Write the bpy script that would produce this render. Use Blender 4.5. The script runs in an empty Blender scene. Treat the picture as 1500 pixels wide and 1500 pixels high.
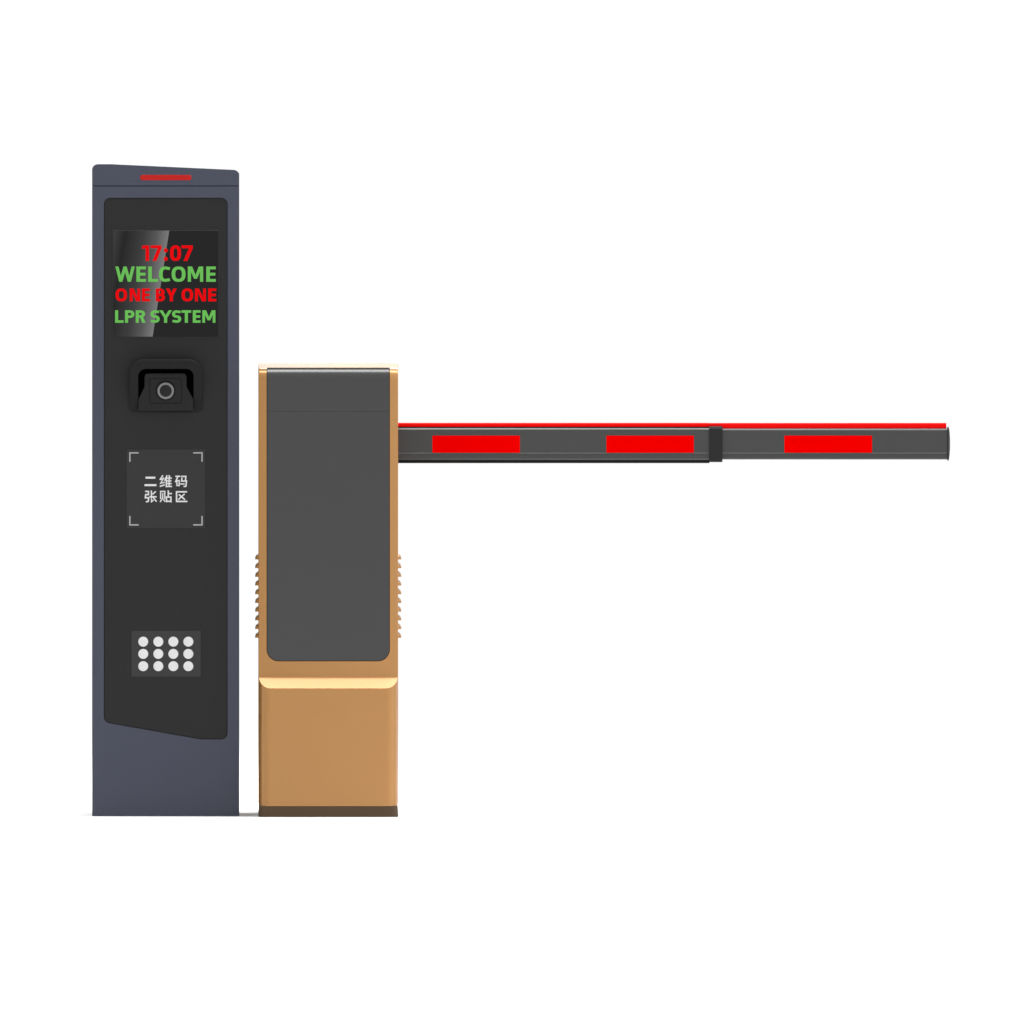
import bpy, math
from mathutils import Vector
R = math.radians
S = 1.0 / 660.0                       # metres per photograph pixel
scene = bpy.context.scene
C = scene.collection
TILT = R(1.5)

DOFF = 0.0; ZOFF = 0.0                # set while a thing that stands farther back is built
def X(px): return (px - 750.0) * S
def Z(py): return max(0.0, (1197.0 - py - ZOFF) * S)
def D(d): return (d + DOFF) * S

# ------------------------------------------------------------------ materials
def mat(name, col, rough=0.5, metal=0.0, spec=0.5, grain=0.0, gscale=900.0, coat=0.0, rvar=0.0):
    m = bpy.data.materials.new(name); m.use_nodes = True
    nt = m.node_tree; b = nt.nodes['Principled BSDF']
    b.inputs['Base Color'].default_value = (*col, 1)
    b.inputs['Roughness'].default_value = rough
    b.inputs['Metallic'].default_value = metal
    b.inputs['Specular IOR Level'].default_value = spec
    b.inputs['Coat Weight'].default_value = coat
    tc = nt.nodes.new('ShaderNodeTexCoord')
    if grain:
        n = nt.nodes.new('ShaderNodeTexNoise'); n.inputs['Scale'].default_value = gscale
        n.inputs['Detail'].default_value = 3
        bp = nt.nodes.new('ShaderNodeBump'); bp.inputs['Strength'].default_value = grain
        bp.inputs['Distance'].default_value = 0.0006
        nt.links.new(tc.outputs['Object'], n.inputs['Vector'])
        nt.links.new(n.outputs['Fac'], bp.inputs['Height'])
        nt.links.new(bp.outputs['Normal'], b.inputs['Normal'])
    if rvar:
        n = nt.nodes.new('ShaderNodeTexNoise'); n.inputs['Scale'].default_value = 6.0
        n.inputs['Detail'].default_value = 5
        mr = nt.nodes.new('ShaderNodeMapRange')
        mr.inputs['To Min'].default_value = rough - rvar; mr.inputs['To Max'].default_value = rough + rvar
        nt.links.new(tc.outputs['Object'], n.inputs['Vector'])
        nt.links.new(n.outputs['Fac'], mr.inputs['Value'])
        nt.links.new(mr.outputs['Result'], b.inputs['Roughness'])
    return m

def emit(name, col, st=1.0):
    m = bpy.data.materials.new(name); m.use_nodes = True
    nt = m.node_tree; nt.nodes.clear()
    e = nt.nodes.new('ShaderNodeEmission'); o = nt.nodes.new('ShaderNodeOutputMaterial')
    e.inputs['Color'].default_value = (*col, 1); e.inputs['Strength'].default_value = st
    nt.links.new(e.outputs[0], o.inputs['Surface'])
    return m

def srgb(r, g, b):
    f = lambda c: (c/255/12.92) if c/255 <= 0.04045 else ((c/255+0.055)/1.055)**2.4
    return (f(r), f(g), f(b))

M = {}
M['slate'] = mat('slate_powder_coat', (0.046, 0.051, 0.074), 0.55, 0, 0.25, 0.10, 700, rvar=0.04)
M['seam']    = mat('dark_seam', (0.02, 0.022, 0.03), 0.7, 0, 0.1)
M['fascia'] = mat('black_fascia', (0.0112, 0.0112, 0.0112), 0.5, 0, 0.22, 0.05, 900, rvar=0.04)
M['hood'] = mat('black_hood_plastic', (0.0100, 0.0100, 0.0100), 0.75, 0, 0.16)
M['cavity']  = mat('cavity_black', (0.0008, 0.0008, 0.0008), 0.9, 0, 0.0)
M['cambody'] = mat('camera_black', (0.009, 0.009, 0.009), 0.5, 0, 0.2)
M['groove']  = mat('groove_black', (0.008, 0.008, 0.008), 0.7, 0, 0.1)
M['ring'] = mat('lens_ring_grey', (0.165, 0.165, 0.165), 0.4, 0.2, 0.3)
M['lens']    = mat('lens_glass', (0.012, 0.012, 0.013), 0.08, 0, 0.25)
M['glass'] = mat('screen_glass', (0.002, 0.002, 0.002), 0.0, 0, 0.22)
M['bezel'] = mat('screen_bezel', (0.017, 0.017, 0.017), 0.5, 0, 0.22)
M['plate'] = mat('label_plate', (0.024, 0.024, 0.024), 0.6, 0, 0.2)
M['keyplate'] = mat('keypad_plate', (0.031, 0.031, 0.031), 0.6, 0, 0.2)
M['white'] = mat('white_key', (0.60, 0.60, 0.60), 0.5, 0, 0.2)
M['ink'] = mat('white_ink', (0.57, 0.57, 0.57), 0.7, 0, 0.1)
M['inkgrey'] = mat('grey_ink', (0.31, 0.31, 0.31), 0.7, 0, 0.1)
M['lightbar'] = mat('red_lens', (0.39, 0.006, 0.004), 0.4, 0, 0.18)
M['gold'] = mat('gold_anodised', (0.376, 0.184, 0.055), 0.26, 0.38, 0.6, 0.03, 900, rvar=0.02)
M['plinth']  = mat('shaded_plinth', (0.075, 0.048, 0.026), 0.5, 0.3, 0.3)  # dark brown puts the shade on the plinth's front into its colour
M['panel'] = mat('graphite_panel', (0.0125, 0.0125, 0.0125), 0.29, 0, 0.72, rvar=0.03)
M['gasket'] = mat('brown_gasket', (0.022, 0.013, 0.008), 0.9, 0, 0.0)
M['alu'] = mat('graphite_aluminium', (0.038, 0.038, 0.038), 0.28, 0.1, 0.4, 0.03, 900, rvar=0.02)
M['collar'] = mat('collar_black', (0.010, 0.010, 0.010), 0.5, 0, 0.22)
M['rubber']  = mat('black_rubber', (0.006, 0.006, 0.006), 0.7, 0, 0.2)
M['red'] = mat('red_reflective_tape', (0.665, 0.0, 0.0), 0.9, 0, 0.0)
M['redstrip']= mat('red_rubber_strip', (0.82, 0.003, 0.003), 0.7, 0, 0.05)
M['ledred']  = emit('led_red', srgb(230, 12, 17), 1.125)
M['ledgreen']= emit('led_green', srgb(106, 188, 88), 1.125)
M['floor'] = mat('white_studio_floor', (0.97, 0.97, 0.97), 0.8, 0, 0.2, rvar=0.05)

# ------------------------------------------------------------------ object helpers
def thing(name, label, cat, loc):
    o = bpy.data.objects.new(name, None); C.objects.link(o)
    o.location = loc; o['label'] = label; o['category'] = cat
    o.empty_display_size = 0.1
    return o

class MB:
    """collects geometry in world coordinates, links it as one mesh object"""
    def __init__(s): s.v = []; s.f = []
    def add(s, verts, faces):
        n = len(s.v); s.v += [tuple(v) for v in verts]; s.f += [tuple(i + n for i in f) for f in faces]
        return s
    def build(s, name, m, parent=None, root=None, angle=22, label=None):
        base = Vector((0, 0, 0))
        p = parent
        while p is not None:
            base += p.location; p = p.parent
        if s.v:
            lo = [min(v[i] for v in s.v) for i in range(3)]; hi = [max(v[i] for v in s.v) for i in range(3)]
            org = Vector([(a + b) / 2 for a, b in zip(lo, hi)])
        me = bpy.data.meshes.new(name)
        me.from_pydata([Vector(v) - org for v in s.v], [], s.f)
        me.materials.append(m); me.validate(); me.update()
        me.shade_smooth(); me.set_sharp_from_angle(angle=R(angle))
        o = bpy.data.objects.new(name, me); C.objects.link(o)
        if parent: o.parent = parent
        o.location = org - base
        if label: o['label'] = label
        return o

def rpoly(pts, seg=10):
    """polygon with (x, y[, radius]) corners -> list of points with arcs"""
    out = []; n = len(pts)
    for i, p in enumerate(pts):
        r = p[2] if len(p) > 2 else 0
        P = Vector(p[:2]); A = Vector(pts[i-1][:2]); B = Vector(pts[(i+1) % n][:2])
        if r <= 0: out.append((P.x, P.y)); continue
        u = (A - P).normalized(); w = (B - P).normalized()
        ang = u.angle(w); t = r / math.tan(ang / 2)
        c = P + (u + w).normalized() * (r / math.sin(ang / 2))
        a0 = P + u * t - c; a1 = P + w * t - c
        th0 = math.atan2(a0.y, a0.x); th1 = math.atan2(a1.y, a1.x)
        d = (th1 - th0 + math.pi) % (2 * math.pi) - math.pi
        for k in range(seg + 1):
            th = th0 + d * k / seg
            out.append((c.x + r * math.cos(th), c.y + r * math.sin(th)))
    return out

def rect(x0, y0, x1, y1, r=0, seg=8): return rpoly([(x0, y0, r), (x1, y0, r), (x1, y1, r), (x0, y1, r)], seg)
def circle(cx, cy, r, n=48): return [(cx + r*math.cos(2*math.pi*k/n), cy + r*math.sin(2*math.pi*k/n)) for k in range(n)]

def slab(mb, loops, d0, d1, bev=0.6):
    """photo-plane outlines (px) extruded from depth d0 (front) to d1 (back), px; extra loops are holes"""
    cu = bpy.data.curves.new('tmp', 'CURVE'); cu.dimensions = '2D'; cu.fill_mode = 'BOTH'
    for lp in loops:
        sp = cu.splines.new('POLY'); sp.points.add(len(lp) - 1); sp.use_cyclic_u = True
        for q, (x, y) in zip(sp.points, lp): q.co = (X(x), Z(y), 0, 1)
    h = (d1 - d0) * S / 2; b = min(bev * S, h * 0.9)
    cu.extrude = h - b; cu.bevel_depth = b; cu.bevel_resolution = 2; cu.offset = -b
    ob = bpy.data.objects.new('tmp', cu); C.objects.link(ob)
    dg = bpy.context.evaluated_depsgraph_get()
    me = bpy.data.meshes.new_from_object(ob.evaluated_get(dg))
    mid = D((d0 + d1) / 2)
    mb.add([(v.co.x, mid - v.co.z, v.co.y) for v in me.vertices], [tuple(p.vertices) for p in me.polygons])
    bpy.data.objects.remove(ob); bpy.data.curves.remove(cu); bpy.data.meshes.remove(me)
    return mb

def inset2(prof, d):
    n = len(prof); out = []
    area = sum(prof[i-1][0]*prof[i][1] - prof[i][0]*prof[i-1][1] for i in range(n))
    sg = 1 if area > 0 else -1
    for i in range(n):
        P = Vector(prof[i]); a = (P - Vector(prof[i-1])); b = (Vector(prof[(i+1) % n]) - P)
        if a.length < 1e-9 or b.length < 1e-9: out.append(tuple(P)); continue
        a.normalize(); b.normalize()
        n1 = Vector((-a.y, a.x)); n2 = Vector((-b.y, b.x)); m = (n1 + n2)
        m = m / max(m.length_squared / 2, 0.3)
        out.append(tuple(P + m * d * sg))
    return out

def xbar(mb, prof, x0, x1, bev=0.0):
    """(depth px, photo y) profile run along x from x0 to x1 px, ends rounded by bev px"""
    if bev:
        steps = [(x0, bev), (x0 + bev*.3, bev*.3), (x0 + bev, 0), (x1 - bev, 0), (x1 - bev*.3, bev*.3), (x1, bev)]
    else: steps = [(x0, 0), (x1, 0)]
    n = len(prof); vs = []; fs = []
    for x, i in steps:
        for (d, y) in (inset2(prof, i) if i else prof): vs.append((X(x), D(d), Z(y)))
    for k in range(len(steps) - 1):
        for j in range(n):
            a = k*n + j; b = k*n + (j+1) % n
            fs.append((a, b, b + n, a + n))
    fs.append(tuple(range(n))[::-1]); fs.append(tuple(range((len(steps)-1)*n, len(steps)*n)))
    return mb.add(vs, fs)

def turn(mb, cx, cy, prof, n=48):
    """revolve (radius px, depth px) profile about the line of sight through (cx, cy)"""
    vs = []; fs = []; m = len(prof)
    for (r, d) in prof:
        for k in range(n):
            t = 2*math.pi*k/n
            vs.append((X(cx + r*math.cos(t)), D(d), Z(cy + r*math.sin(t))))
    for i in range(m - 1):
        for k in range(n):
            fs.append((i*n+k, i*n+(k+1) % n, (i+1)*n+(k+1) % n, (i+1)*n+k))
    fs.append(tuple(range((m-1)*n, m*n)))
    return mb.add(vs, fs)

# ------------------------------------------------------------------ lettering
class Ink:
    def __init__(s, ox, oy, k, depth): s.ox, s.oy, s.k, s.d = ox, oy, k, depth; s.mb = MB(); s.n = 0
    def quadstrip(s, L, Rr, closed=False):
        d = s.d - 0.02 * (s.n % 12); s.n += 1
        P = lambda p: (X(s.ox + p[0]/s.k), D(d), Z(s.oy + p[1]/s.k))
        n = len(L); vs = [P(p) for p in L] + [P(p) for p in Rr]
        fs = [(i, (i+1) % n, n + (i+1) % n, n + i) for i in range(n if closed else n - 1)]
        s.mb.add(vs, fs)
    def poly(s, pts):
        d = s.d - 0.02 * (s.n % 12); s.n += 1
        s.mb.add([(X(s.ox + x/s.k), D(d), Z(s.oy + y/s.k)) for x, y in pts], [tuple(range(len(pts)))])
    def box(s, x0, y0, x1, y1): s.poly([(x0, y0), (x1, y0), (x1, y1), (x0, y1)])
    def stroke(s, pts, w, aspect=1.0):
        P = [Vector((x, y*aspect)) for x, y in pts]; L = []; Q = []
        for i, p in enumerate(P):
            a = (p - P[i-1]).normalized() if i else None
            b = (P[i+1] - p).normalized() if i < len(P) - 1 else None
            if a is None: a = b
            if b is None: b = a
            m = Vector((-a.y, a.x)) + Vector((-b.y, b.x))
            m = m / max(m.length_squared / 2, 0.5)
            L.append(p + m*w/2); Q.append(p - m*w/2)
        s.quadstrip([(v.x, v.y/aspect) for v in L], [(v.x, v.y/aspect) for v in Q])
    def ring(s, x0, y0, x1, y1, sv, sh, e=2.5):
        def se(a, b):
            out = []
            for k in range(48):
                t = 2*math.pi*k/48; c, n = math.cos(t), math.sin(t)
                out.append(((x0+x1)/2 + a*math.copysign(abs(c)**(2/e), c), (y0+y1)/2 + b*math.copysign(abs(n)**(2/e), n)))
            return out
        s.quadstrip(se((x1-x0)/2, (y1-y0)/2), se((x1-x0)/2 - sv, (y1-y0)/2 - sh), True)

def arc(cx, cy, a, b, t0, t1, e=2.4, n=20):
    out = []
    for k in range(n + 1):
        t = R(t0 + (t1 - t0)*k/n); c, q = math.cos(t), math.sin(t)
        out.append((cx + a*math.copysign(abs(c)**(2/e), c), cy - b*math.copysign(abs(q)**(2/e), q)))
    return out

def glyph(k, ch, x0, x1, y0, y1, sv, sh):
    sv *= 0.95; sh *= 0.96
    w, h = x1 - x0, y1 - y0; asp = sv/sh; ym = (y0 + y1)/2
    if ch == ' ': return
    if ch in 'O0': k.ring(x0, y0, x1, y1, sv, sh, 2.5)
    elif ch == 'C':
        p = arc(x0 + w*.56, ym, w*.56 - sv/2, h/2 - sh/2, 68, 292, 2.5)
        k.stroke([(x1 - 2, p[0][1] + h*.02)] + p + [(x1 - 2, p[-1][1] - h*.02)], sv, asp)
    elif ch == 'S':
        a = w/2 - sv/2; b = h/4 - sh/4; cx = (x0 + x1)/2
        top = arc(cx, y0 + sh/2 + b, a, b, 60, 270, 2.3, 16)
        bot = arc(cx, y1 - sh/2 - b, a, b, 90, -120, 2.3, 16)
        k.stroke([(x1 - w*.07, top[0][1] + h*.015)] + top + bot[1:] + [(x0 + w*.05, bot[-1][1] - h*.015)], sv, asp)
    elif ch == 'L': k.box(x0, y0, x0 + sv, y1); k.box(x0 + sv, y1 - sh, x1, y1)
    elif ch == 'E':
        k.box(x0, y0, x0 + sv, y1)
        k.box(x0 + sv, y0, x1, y0 + sh); k.box(x0 + sv, y1 - sh, x1, y1); k.box(x0 + sv, ym - sh*.5, x1 - w*.05, ym + sh*.5)
    elif ch == 'T': k.box(x0, y0, x1, y0 + sh); k.box((x0+x1)/2 - sv/2, y0 + sh, (x0+x1)/2 + sv/2, y1)
    elif ch == 'N':
        k.box(x0, y0, x0 + sv*.92, y1); k.box(x1 - sv*.92, y0, x1, y1)
        k.poly([(x0 + sv*.3, y0), (x0 + sv*1.25, y0), (x1 - sv*.3, y1), (x1 - sv*1.25, y1)])
    elif ch == 'M':
        k.box(x0, y0, x0 + sv*.88, y1); k.box(x1 - sv*.88, y0, x1, y1); c = (x0+x1)/2
        k.poly([(x0 + sv*.2, y0), (x0 + sv*1.2, y0), (c + sv*.42, y0 + h*.80), (c - sv*.42, y0 + h*.80)])
        k.poly([(x1 - sv*1.2, y0), (x1 - sv*.2, y0), (c + sv*.42, y0 + h*.80), (c - sv*.42, y0 + h*.80)])
    elif ch == 'W':
        c = (x0+x1)/2; q = sv*.43
        xs = [x0 + q, x0 + w*.28, c, x1 - w*.28, x1 - q]
        for i, (a, b) in enumerate(zip(xs, xs[1:])):
            ya, yb = (y0, y1) if i % 2 == 0 else (y1, y0)
            k.poly([(a - q, ya), (a + q, ya), (b + q, yb), (b - q, yb)])
    elif ch == 'Y':
        c = (x0+x1)/2
        k.poly([(x0, y0), (x0 + sv*1.08, y0), (c + sv*.5, y0 + h*.6), (c - sv*.5, y0 + h*.6)])
        k.poly([(x1 - sv*1.08, y0), (x1, y0), (c + sv*.5, y0 + h*.6), (c - sv*.5, y0 + h*.6)])
        k.box(c - sv*.5, y0 + h*.55, c + sv*.5, y1)
    elif ch in 'PR':
        hb = h*.62 if ch == 'P' else h*.60
        k.box(x0, y0, x0 + sv, y1); b = hb/2 - sh/2; xr = x1 - sv/2 - (0 if ch == 'P' else w*.04)
        a = min(w*.34, xr - x0 - sv); cx = xr - a
        k.stroke([(x0 + sv*.8, y0 + sh/2)] + arc(cx, y0 + hb/2, a, b, 90, -90, 2.2) + [(x0 + sv*.8, y0 + hb - sh/2)], sv, asp)
        if ch == 'R':
            k.poly([(x0 + w*.40, y0 + hb - sh*.6), (x0 + w*.40 + sv, y0 + hb - sh*.6), (x1 + w*.02, y1), (x1 + w*.02 - sv*1.12, y1)])
    elif ch == 'B':
        k.box(x0, y0, x0 + sv, y1)
        for (ya, yb, xr) in ((y0, ym + sh*.5, x1 - sv/2 - w*.05), (ym - sh*.5, y1, x1 - sv/2)):
            a = min(w*.32, xr - x0 - sv); b = (yb - ya)/2 - sh/2
            k.stroke([(x0 + sv*.8, ya + sh/2)] + arc(xr - a, (ya+yb)/2, a, b, 90, -90, 2.2) + [(x0 + sv*.8, yb - sh/2)], sv, asp)
    elif ch == '1':
        k.box(x1 - sv, y0, x1, y1); k.poly([(x1 - sv, y0), (x1 - sv, y0 + sh*1.0), (x0, y0 + sh*1.25), (x0, y0 + sh*.15)])
    elif ch == '7':
        k.box(x0, y0, x1, y0 + sh)
        k.poly([(x1 - sv*1.1, y0 + sh), (x1, y0 + sh), (x0 + w*.18 + sv*1.12, y1), (x0 + w*.18, y1)])
    elif ch == ':':
        c = (x0+x1)/2; r = w/2
        for cy in (y0 + h*.32, y1 - r): k.poly([(c + r*math.cos(t*.3927), cy + r*math.sin(t*.3927)) for t in range(16)])

# ================================================================== PARKING KIOSK
kiosk = thing('parking_kiosk', 'tall slate grey terminal with black fascia, glowing red and green text screen and small camera',
              'parking terminal', (X(242.6), 180 * S, 0))
KBACK = 45                              # stands this far behind the barrier's face
KD = 220
DOFF = KBACK; ZOFF = KBACK * math.sin(TILT)
body_out = rpoly([(134.9, 272.9), (350.5, 272.9), (350.5, 1197), (134.9, 1197)])
fas = rpoly([(152.2, 289.7, 9.5), (333.3, 289.7, 9.5), (333.3, 1083.2, 9.5), (294, 1083.2, 14), (152.2, 1058.2, 9.5)])
mb = MB()
slab(mb, [body_out, fas], 0, 4, 0.7)
slab(mb, [body_out], 4, KD, 0.7)
body = mb.build('cabinet_body', M['slate'], kiosk)
mb = MB(); slab(mb, [rect(136, 270.5, 349.5, 274)], 1.8, KD - 2, 0.2)
mb.build('cap_seam', M['seam'], kiosk)
# cap: outline slopes down to the right, top shears gently down to the back
cap_out = rpoly([(134.9, 240.2, 8.5), (163, 240.2, 60), (350.5, 248.9, 8.5), (350.5, 271.7), (134.9, 271.7)])
mb = MB(); slab(mb, [cap_out], 0, KD, 0.7)
mb.v = [(x, y, z - (max(0, z - Z(262)) / (Z(240) - Z(262))) * max(0, y - D(0)) * 0.06) for x, y, z in mb.v]
cap = mb.build('top_cap', M['slate'], kiosk)
mb = MB(); slab(mb, [rect(205.3, 256.0, 280.4, 263.9, 3.4)], -0.5, 3, 0.5)
mb.build('indicator_light', M['lightbar'], cap)

mb = MB(); slab(mb, [rpoly([(152.7, 290.2, 9), (332.8, 290.2, 9), (332.8, 1082.7, 9), (294, 1082.7, 14), (152.7, 1057.7, 9)])], 0.8, 6, 0.7)
fascia = mb.build('front_fascia', M['fascia'], kiosk)
FZ = 0.8                                # depth of the fascia's face

# screen
mb = MB(); slab(mb, [rect(164.6, 336.6, 320.9, 494.2)], FZ - 0.7, FZ + 2, 0.4)
scr = mb.build('display_screen', M['bezel'], kiosk)
mb = MB(); slab(mb, [rect(165.6, 337.6, 319.9, 493.2)], FZ - 1.0, FZ + 1, 0.15)
mb.build('screen_glass', M['glass'], scr)
rows = [
    ('ledred',   245, 408, 38, 31, [('1', 485, 560), ('7', 576, 690), (':', 712, 756), ('0', 779, 894), ('7', 898, 1017)]),
    ('ledgreen', 466, 626, 40, 31, [('W', 207, 410), ('E', 427, 527), ('L', 551, 656), ('C', 664, 780), ('O', 796, 941), ('M', 965, 1126), ('E', 1158, 1258)]),
    ('ledred',   696, 831, 35, 28, [('O', 209, 329), ('N', 357, 466), ('E', 485, 570), ('B', 630, 726), ('Y', 736, 850), ('O', 900, 1021), ('N', 1040, 1155), ('E', 1178, 1263)]),
    ('ledgreen', 924, 1055, 34, 27, [('L', 204, 293), ('P', 308, 406), ('R', 420, 522), ('S', 574, 671), ('Y', 666, 800), ('S', 800, 896), ('T', 899, 1001), ('E', 1017, 1098), ('M', 1117, 1254)]),
]
for m, y0, y1, sv, sh, gl in rows:
    k = Ink(140, 325, 1500/210, FZ - 1.15)
    for ch, a, b in gl: glyph(k, ch, a, b, y0, y1, sv, sh)
    k.mb.build('text_line', M[m], scr)

# camera
cam_out = rpoly([(189.8, 526, 20), (296, 526, 20), (296, 604, 6), (189.8, 604, 6)])
cam_in = rpoly([(202.5, 539.8, 11), (283.5, 539.8, 11), (283.5, 601.6, 3), (202.5, 601.6, 3)])
mb = MB(); slab(mb, [cam_out, cam_in], FZ - 26, FZ + 3, 1.6)
def wedge(v):                             # the hood's face runs back to the fascia towards its foot
    x, y, z = v
    t = min(1, max(0, (Z(534) - z) / (Z(534) - Z(603))))
    if y < D(FZ - 1): y = D(FZ) + (y - D(FZ)) * (1 - t) - 0.6 * S * t
    return (x, y, z)
bm_v = [wedge(v) for v in mb.v]; mb.v = bm_v
hood = mb.build('camera_hood', M['hood'], kiosk)
mb = MB(); slab(mb, [rpoly([(201, 538.5, 12), (285, 538.5, 12), (285, 598, 3), (201, 598, 3)])], FZ - 0.4, FZ + 1.5, 0.1)
mb.build('hood_recess', M['cavity'], hood)
mb = MB(); slab(mb, [rpoly([(211.6, 546.6, 5), (273.4, 546.6, 5), (273.4, 566, 6), (283.3, 585), (283.3, 601.4), (202.7, 601.4), (202.7, 585), (211.6, 566, 6)])], FZ - 9, FZ, 0.7)
camera = mb.build('camera_body', M['cambody'], kiosk)
mb = MB(); slab(mb, [rect(218.8, 553.6, 266.6, 591.0, 3.5), rect(220.0, 554.8, 265.4, 589.8, 2.6)], FZ - 9.3, FZ - 8.5, 0.05)
mb.build('faceplate_groove', M['groove'], camera)
mb = MB(); turn(mb, 242.7, 572.1, [(14.4, FZ - 8.8), (14.4, FZ - 10.2), (13.8, FZ - 10.6), (12.0, FZ - 10.6)])
mb.build('lens_barrel', M['groove'], camera)
mb = MB(); turn(mb, 242.7, 572.1, [(12.2, FZ - 10.0), (12.1, FZ - 11.2), (11.6, FZ - 11.5), (9.4, FZ - 11.5), (8.8, FZ - 11.0), (8.6, FZ - 10.4)])
mb.build('lens_ring', M['ring'], camera)
mb = MB(); turn(mb, 242.7, 572.1, [(8.7, FZ - 10.6), (7.5, FZ - 10.9), (5, FZ - 11.25), (2.5, FZ - 11.4), (0.3, FZ - 11.45)])
mb.build('lens_glass', M['cambody'], camera)

# sticker area for a code
mb = MB(); slab(mb, [rect(185.4, 658.2, 300.4, 773.5)], FZ - 0.5, FZ + 1, 0.25)
lab = mb.build('sticker_plate', M['plate'], kiosk)
k = Ink(165, 640, 1500/160, FZ - 0.6)
W = 19
for pts, w in [
    ([(452, 560), (586, 560)], 28), ([(438, 662), (601, 662)], 28),
    ([(689, 528), (655, 582), (692, 582)], W), ([(704, 560), (655, 640), (714, 622)], W), ([(648, 680), (715, 657)], W),
    ([(748, 526), (714, 602)], W), ([(737, 570), (737, 692)], W), ([(772, 526), (784, 556)], W),
    ([(737, 566), (813, 566)], W), ([(745, 604), (808, 604)], W), ([(745, 641), (808, 641)], W), ([(745, 680), (816, 680)], W), ([(776, 575), (776, 672)], W),
    ([(861, 541), (926, 541)], W), ([(895, 545), (862, 622)], W), ([(882, 676), (882, 600), (914, 600), (914, 668), (886, 668)], W - 2),
    ([(936, 542), (1005, 542), (1000, 602)], W), ([(953, 560), (946, 606), (1014, 606), (1006, 678), (974, 682)], W), ([(928, 646), (988, 646)], W - 2),
    ([(446, 748), (492, 748), (492, 792), (454, 792), (450, 836), (495, 836), (489, 886), (456, 890)], W),
    ([(532, 736), (532, 892), (560, 866)], W), ([(505, 822), (604, 822)], W), ([(592, 748), (546, 790)], W), ([(552, 826), (602, 888)], W),
    ([(659, 852), (659, 748), (716, 748), (716, 852)], W - 3), ([(688, 770), (688, 838), (652, 894)], W - 3), ([(697, 852), (718, 890)], W - 3),
    ([(764, 734), (764, 818)], W), ([(768, 778), (814, 778)], W), ([(739, 898), (739, 826), (800, 826), (800, 898)], W), ([(746, 884), (792, 884)], W),
    ([(1022, 754), (878, 754), (878, 886), (1026, 886)], W + 1), ([(988, 782), (902, 862)], W), ([(908, 790), (994, 862)], W)]:
    k.stroke(pts, w)
k.mb.build('text_line', M['ink'], lab)
for xa, sx in ((189.3, 1), (296.9, -1)):
    for ya, sy in ((662.4, 1), (769.8, -1)):
        k = Ink(0, 0, 1, FZ - 0.6)
        k.poly([(xa, ya), (xa + 13.9*sx, ya), (xa + 13.9*sx, ya + 1.9*sy), (xa + 1.9*sx, ya + 1.9*sy), (xa + 1.9*sx, ya + 14*sy), (xa, ya + 14*sy)])
        k.mb.build('corner_mark', M['inkgrey'], lab)

# keypad
mb = MB(); slab(mb, [rect(192.4, 924, 294, 991.2)], FZ - 0.6, FZ + 1, 0.3)
pad = mb.build('keypad', M['keyplate'], kiosk)
proto = None
for cy in (940.0, 957.9, 975.9):
    for cx in (209.8, 231.9, 253.9, 275.9):
        if proto is None:
            m2 = MB(); turn(m2, cx, cy, [(7.3, FZ - 0.2), (7.3, FZ - 1.3), (7.0, FZ - 1.6), (5.5, FZ - 1.9), (3, FZ - 2.05), (0.3, FZ - 2.1)], 32)
            proto = m2.build('key', M['white'], pad, angle=40); p0 = (cx, cy)
        else:
            c = proto.copy(); C.objects.link(c); c.parent = pad
            c.location = proto.location + Vector(((cx - p0[0])*S, 0, -(cy - p0[1])*S))

# ================================================================== BARRIER GATE
DOFF = ZOFF = 0.0
gate = thing('barrier_gate', 'gold barrier cabinet with graphite panel and long dark boom arm carrying red rectangles',
             'barrier gate', (X(480.8), D(130), 0))
BX0, BX1 = 378.4, 583.3
UF, UB, LF = 17, 290, 0                 # depth: upper front, back, lower front
RB = 17                                 # radius of the bend from front to top
TOP = 539.6
def bend(off=0.0, n=18, end=90):
    """front-to-top bend, as (depth, y) from front upwards, pushed outwards by off"""
    out = []
    for kk in range(n + 1):
        t = R(end)*kk/n
        out.append((UF + RB - (RB + off)*math.cos(t), TOP + RB - (RB + off)*math.sin(t)))
    return out
mb = MB()
prof = [(UF, 992)] + bend() + [(UB - 4, TOP), (UB, TOP + 4), (UB, 1178), (UF, 1178)]
xbar(mb, prof, BX0, BX1, 2.2)
# lower block: rounded front corners, sloping ledge on top
rc = 17.5
foot = rpoly([(BX0 + .4, UB - 4), (BX0 + .4, LF, rc), (BX1 - .4, LF, rc), (BX1 - .4, UB - 4)], 14)
n = len(foot); vs = []; fs = []
def ztop(d): return Z(1008.9 - min(max(d - LF, 0), 17) * 1.0)
rings = [(0.0, lambda d: Z(1181.0)), (0.0, lambda d: Z(1179.6)), (0.5, lambda d: Z(1179.2)), (0.5, ztop)]
cx = (BX0 + BX1)/2
for ins, zf in rings:
    for (x, d) in inset2(foot, ins): vs.append((X(x), D(d), zf(d)))
for r in range(len(rings) - 1):
    for j in range(n):
        a = r*n + j; b = r*n + (j+1) % n
        fs.append((a, b, b + n, a + n))
top0 = (len(rings) - 1)*n
# ledge as cross strips between mirrored points of the outline
half = n // 2
for j in range(half - 1):
    fs.append((top0 + j, top0 + j + 1, top0 + n - 2 - j, top0 + n - 1 - j))
fs.append(tuple(range(n))[::-1])
mb.add(vs, fs)
housing = mb.build('housing', M['gold'], gate, angle=28)

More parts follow.
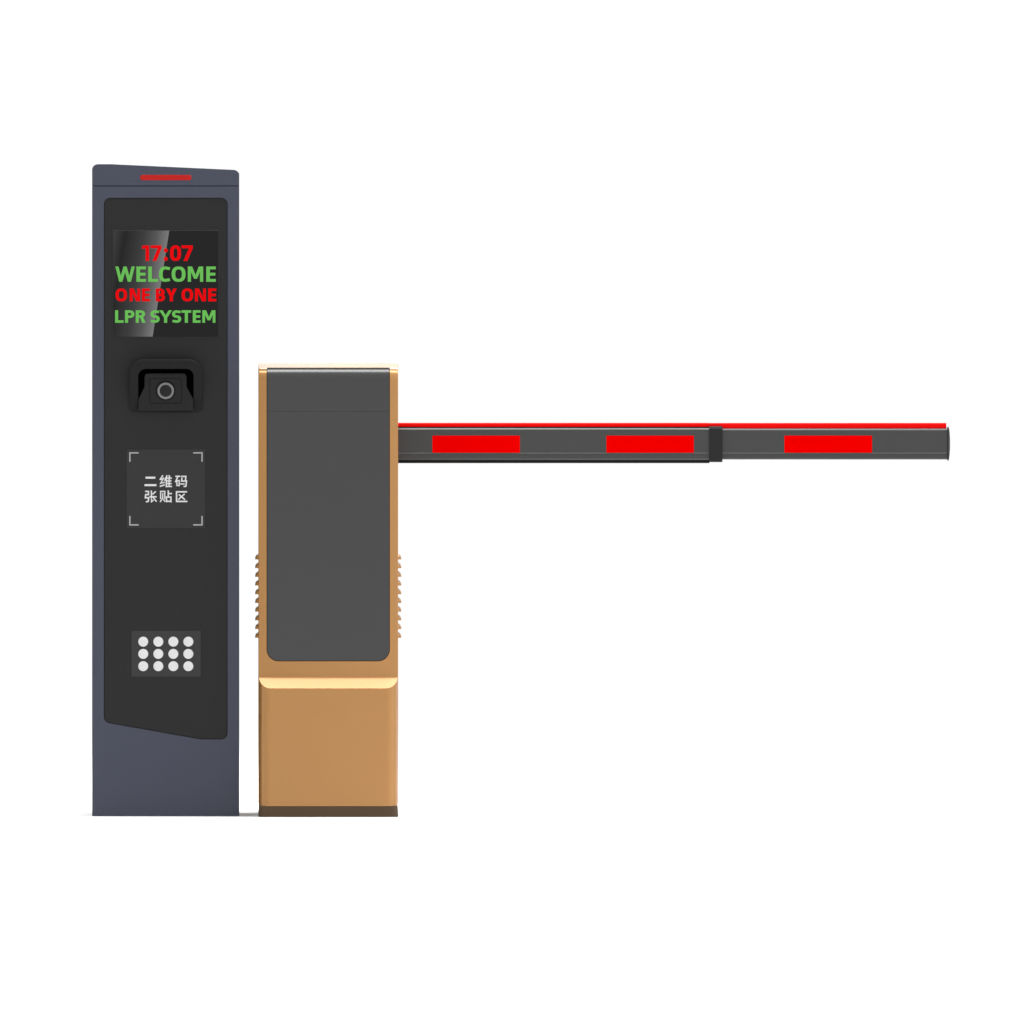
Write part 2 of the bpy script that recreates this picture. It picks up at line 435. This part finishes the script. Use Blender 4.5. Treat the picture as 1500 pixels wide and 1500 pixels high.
mb = MB(); foot2 = rpoly([(BX0, UB - 3), (BX0, LF + 1, 9), (BX1, LF + 1, 9), (BX1, UB - 3)], 10)
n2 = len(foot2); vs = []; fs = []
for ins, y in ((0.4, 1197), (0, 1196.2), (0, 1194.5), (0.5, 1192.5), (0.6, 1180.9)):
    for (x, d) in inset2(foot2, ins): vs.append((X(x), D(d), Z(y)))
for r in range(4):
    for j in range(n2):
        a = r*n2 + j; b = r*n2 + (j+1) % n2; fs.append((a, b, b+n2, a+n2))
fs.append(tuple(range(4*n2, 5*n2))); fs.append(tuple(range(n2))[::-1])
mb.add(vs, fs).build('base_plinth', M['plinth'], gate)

# inlaid graphite panel that follows the bend
def wrap(mb, x0, x1, ybot, ytop, rad, off, thick, top=False, end=90):
    """sheet on the housing's face; with top it runs on over the bend"""
    if top:
        out = [(UF - off, ybot)] + bend(off, end=end)
        ins = [(UF + thick, ybot)] + bend(-thick, end=end)
        xbar(mb, out + ins[::-1], x0, x1)
    else:
        slab(mb, [rpoly([(x0, ytop), (x1, ytop), (x1, ybot, rad), (x0, ybot, rad)], 14)], UF - off, UF + thick, min(.3, off*.5))
PX0, PX1 = 391.5, 570.2
mb = MB(); wrap(mb, PX0 - .9, PX1 + .9, 605, 0, 0, 0.3, 1.5, True); wrap(mb, PX0 - .9, PX1 + .9, 969.2, 604, 17.5, 0.3, 1.5)
mb.build('panel_gasket', M['gasket'], gate)
mb = MB(); wrap(mb, PX0, PX1, 603.0, 0, 0, 1.0, 1.0, True, 62)
mb.build('top_panel', M['panel'], gate, angle=28)
mb = MB(); wrap(mb, PX0, PX1, 968.3, 603.1, 17, 1.0, 1.0)
mb.build('front_panel', M['panel'], gate)

# louvres down both sides
def louvre(side, ybot):
    mb = MB(); L0, L1, e = 36.0, 125.0, 6.0
    stations = [(L0 + e*(1 - math.cos(math.pi/2*q/6)), max(0.02, math.sin(math.pi/2*q/6))) for q in range(7)]
    stations += [(L1 - (s - L0), w) for s, w in stations[::-1]]
    NP = 7; vs = []; fs = []
    for d, w in stations:
        for q in range(NP):
            t = math.pi/2*q/(NP - 1)
            out = 5.0*w*math.sin(t)
            up = 6.6*w*math.cos(t)
            x = (BX0 + 0.3 - out) if side < 0 else (BX1 - 0.3 + out)
            vs.append((X(x), D(d), Z(ybot - up)))
        x = BX0 + 0.3 if side < 0 else BX1 - 0.3
        vs.append((X(x), D(d), Z(ybot)))
    m = NP + 1
    for i in range(len(stations) - 1):
        for j in range(m):
            a = i*m + j; b = i*m + (j+1) % m
            f = (a, b, b+m, a+m)
            fs.append(f if side > 0 else f[::-1])
    mb.add(vs, fs); return mb
for side in (-1, 1):
    pr = None
    for i in range(10):
        yb = 820.6 + i*12.75
        if pr is None: pr = louvre(side, yb).build('vent_louvre', M['gold'], gate, angle=50)
        else:
            c = pr.copy(); C.objects.link(c); c.parent = gate
            c.location = pr.location + Vector((0, 0, -i*12.75*S))

# ---- boom arm: dark profile, leaves the housing's right flank
AF = 110                                # depth of the arm's front face
dz = AF * math.sin(TILT) * 1.0          # the arm stands deeper than the housing's face
def bar(mb, x0, x1, ytop, yface, ybot_face, ybot, depth, rib=True, bev=0.0):
    A = AF; y = lambda v: v + dz
    p = [(A + 2.2, y(ytop)), (A + depth - 3, y(ytop)), (A + depth, y(ytop + 3)), (A + depth, y(ybot - 3)), (A + depth - 3, y(ybot)),
         (A + 2.2, y(ybot)), (A, y(ybot_face))]
    if rib: p += [(A, y(664.9)), (A - .7, y(664.6)), (A - .7, y(664.1)), (A, y(663.2))]
    p += [(A, y(yface))]
    return xbar(mb, p, x0, x1, bev)
mb = MB(); bar(mb, BX1 - 0.5, 1039.5, 627.0, 629.1, 671.6, 673.8, 60)
arm = mb.build('boom_arm', M['alu'], gate)
mb = MB(); AF += 1.5; bar(mb, 1039.5, 1389.0, 628.0, 630.0, 671.8, 673.2, 57); AF -= 1.5
mb.build('boom_extension', M['alu'], arm)
mb = MB(); AF -= 2.5; bar(mb, 1038.8, 1058.3, 624.6, 627.8, 675.4, 677.0, 65, False, 0.4); AF += 2.5
mb.build('joint_collar', M['collar'], arm)
mb = MB(); xbar(mb, [(AF + 8, 673.9 + dz), (AF + 50, 673.9 + dz), (AF + 50, 678.0 + dz), (AF + 47, 678.8 + dz), (AF + 11, 678.8 + dz), (AF + 8, 677.8 + dz)], BX1 - .5, 1039.3, .4)
mb.build('rubber_edge', M['rubber'], arm)
mb = MB()
xbar(mb, [(AF + 8, 621.3 + dz), (AF + 9, 620.4 + dz), (AF + 48, 620.4 + dz), (AF + 50, 621.3 + dz), (AF + 50, 625.4 + dz), (AF + 8, 625.4 + dz)], BX1 - .5, 1040, 0)
xbar(mb, [(AF + 8, 621.4 + dz), (AF + 9, 620.6 + dz), (AF + 48, 620.6 + dz), (AF + 50, 621.4 + dz), (AF + 50, 627.7 + dz), (AF + 8, 627.7 + dz)], 1040, 1386.3, .8)
mb.build('red_strip', M['redstrip'], arm)
mb = MB(); xbar(mb, [(AF + 12, 625.4 + dz), (AF + 46, 625.4 + dz), (AF + 46, 627.2 + dz), (AF + 12, 627.2 + dz)], BX1 - .5, 1039, 0)
mb.build('strip_channel', M['rubber'], arm)
for i, (a, b) in enumerate(((633.4, 761.6), (888.3, 1016.4), (1149.0, 1277.4))):
    o = (0 if i < 2 else 1.5)
    mb = MB(); xbar(mb, [(AF + o - .5, 638.1 + dz), (AF + o + .2, 638.1 + dz), (AF + o + .2, 663.1 + dz), (AF + o - .5, 663.1 + dz)], a, b, 0)
    mb.build('warning_patch', M['red'], arm)
# bulging end cap
mb = MB(); m = 16; vs = []; fs = []
prof = rpoly([(AF + .2, 626.2 + dz, 3), (AF + 61, 626.2 + dz, 3), (AF + 61, 674.9 + dz, 3), (AF + .2, 674.9 + dz, 3)], 4)
n = len(prof); ccx, ccy = AF + 30.6, 650.5 + dz
sts = [(1387.6, .99), (1387.9, 1.0), (1388.8, 1.0), (1389.6, .985), (1390.6, .85), (1391.3, .6), (1391.8, .3), (1391.9, .02)]
for x, sc in sts:
    for d, y in prof: vs.append((X(x), D(ccx + (d - ccx)*sc), Z(ccy + (y - ccy)*sc)))
for i in range(len(sts) - 1):
    for j in range(n):
        a = i*n + j; b = i*n + (j+1) % n; fs.append((a, b, b+n, a+n))
fs.append(tuple(range(n))[::-1]); fs.append(tuple(range((len(sts)-1)*n, len(sts)*n)))
mb.add(vs, fs).build('end_cap', M['collar'], arm, angle=35)

# ================================================================== SETTING
mb = MB(); mb.add([(-45, -24, 0), (45, -24, 0), (45, 80, 0), (-45, 80, 0)], [(0, 1, 2, 3)])
fl = mb.build('floor', M['floor']); fl['kind'] = 'structure'
fl['label'] = 'seamless white studio floor under the kiosk and the barrier'

# ================================================================== LIGHT
w = bpy.data.worlds.new('World'); scene.world = w; w.use_nodes = True
nt = w.node_tree; bg = nt.nodes['Background']
bg.inputs['Color'].default_value = (1, 1, 1, 1); # white studio; the half in front of the objects is brighter to the right and dimmer to the left
tc = nt.nodes.new('ShaderNodeTexCoord'); sx = nt.nodes.new('ShaderNodeSeparateXYZ')
nt.links.new(tc.outputs['Generated'], sx.inputs[0])
def op(kind, a, b, clamp=False):
    q = nt.nodes.new('ShaderNodeMath'); q.operation = kind; q.use_clamp = clamp
    for i, v in enumerate((a, b)):
        if isinstance(v, (int, float)): q.inputs[i].default_value = v
        else: nt.links.new(v, q.inputs[i])
    return q.outputs[0]
front = op('MULTIPLY', sx.outputs['Y'], -2.0, True)
side = op('MULTIPLY', op('MULTIPLY', sx.outputs['X'], 0.72), front)
nt.links.new(op('ADD', side, 1.20), bg.inputs['Strength'])

def area(name, loc, target, sx, sy, radiance, col=(1, 1, 1)):
    l = bpy.data.lights.new(name, 'AREA'); l.shape = 'RECTANGLE'; l.size = sx; l.size_y = sy
    l.energy = radiance * math.pi * sx * sy; l.color = col
    o = bpy.data.objects.new(name, l); C.objects.link(o); o.location = loc
    d = Vector(target) - Vector(loc)
    o.rotation_euler = d.to_track_quat('-Z', 'Y').to_euler()
    return o
area('overhead_softbox', (-0.05, 0.03, 3.0), (-0.05, 0.03, 0), 2.8, 0.66, 13.0)
area('floor_fill_helper', (-0.4, 3.4, 3.2), (-0.4, 0.9, 0), 3.0, 1.2, 14.0)  # unseen lamp added behind to lift the shadowed floor to white
area('side_softbox', (5.0, -1.6, 1.4), (0, 0, 0.8), 1.2, 2.4, 1.4)

# graded strip lamp added out of view, so the glass mirrors a gloss band
LY = -21.0
drop = (-LY) * math.tan(TILT)           # the mirrored rays fall this far on their way
g = bpy.data.lights.new('screen_gloss_helper', 'AREA'); g.shape = 'RECTANGLE'
gw, gh = 88*S, 230*S
g.size = gw; g.size_y = gh; g.energy = 11.0 * math.pi * gw * gh
go = bpy.data.objects.new('screen_gloss_helper', g); C.objects.link(go)
ecx, ecy, slant = 236.2, 415.0, math.atan2(248.5 - 224.0, 493.0 - 337.0)
go.location = (X(ecx) - gw/2*math.cos(slant), LY, Z(ecy) - drop * 1.0 + gw/2*math.sin(slant))
from mathutils import Matrix
go.rotation_euler = (Matrix.Rotation(slant, 3, 'Y') @ Matrix.Rotation(R(-90), 3, 'X') @ Matrix.Rotation(R(180), 3, 'X') @ Matrix.Identity(3)).to_euler()
g.use_nodes = True
n = g.node_tree; em = n.nodes['Emission']
geo = n.nodes.new('ShaderNodeNewGeometry'); sep = n.nodes.new('ShaderNodeSeparateXYZ'); rp = n.nodes.new('ShaderNodeValToRGB')
n.links.new(geo.outputs['Parametric'], sep.inputs[0]); n.links.new(sep.outputs['X'], rp.inputs[0]); n.links.new(rp.outputs['Color'], em.inputs['Color'])
cr = rp.color_ramp; cr.interpolation = 'LINEAR'
while len(cr.elements) < 5: cr.elements.new(0.5)
for e, (p, v) in zip(cr.elements, ((0.0, 0.24), (0.28, 0.0), (0.60, 0.16), (0.80, 0.42), (1.0, 1.0))):
    e.position = p; e.color = (v, v, v, 1)

# ================================================================== CAMERA
cd = bpy.data.cameras.new('camera'); cd.type = 'ORTHO'; cd.ortho_scale = 1500*S
cam = bpy.data.objects.new('camera', cd); C.objects.link(cam)
tgt = Vector((0, 0, Z(750)))
cam.location = tgt + Vector((0, -math.cos(TILT), math.sin(TILT))) * 20.0
cam.rotation_euler = (math.pi/2 - TILT, 0, 0)
cd.clip_start = 0.1; cd.clip_end = 300
scene.camera = cam
scene.view_settings.view_transform = 'Standard'; scene.view_settings.look = 'None'
scene.view_settings.exposure = -0.17; scene.view_settings.gamma = 1; scene.view_settings.use_curve_mapping = False
scene.render.engine = 'CYCLES'
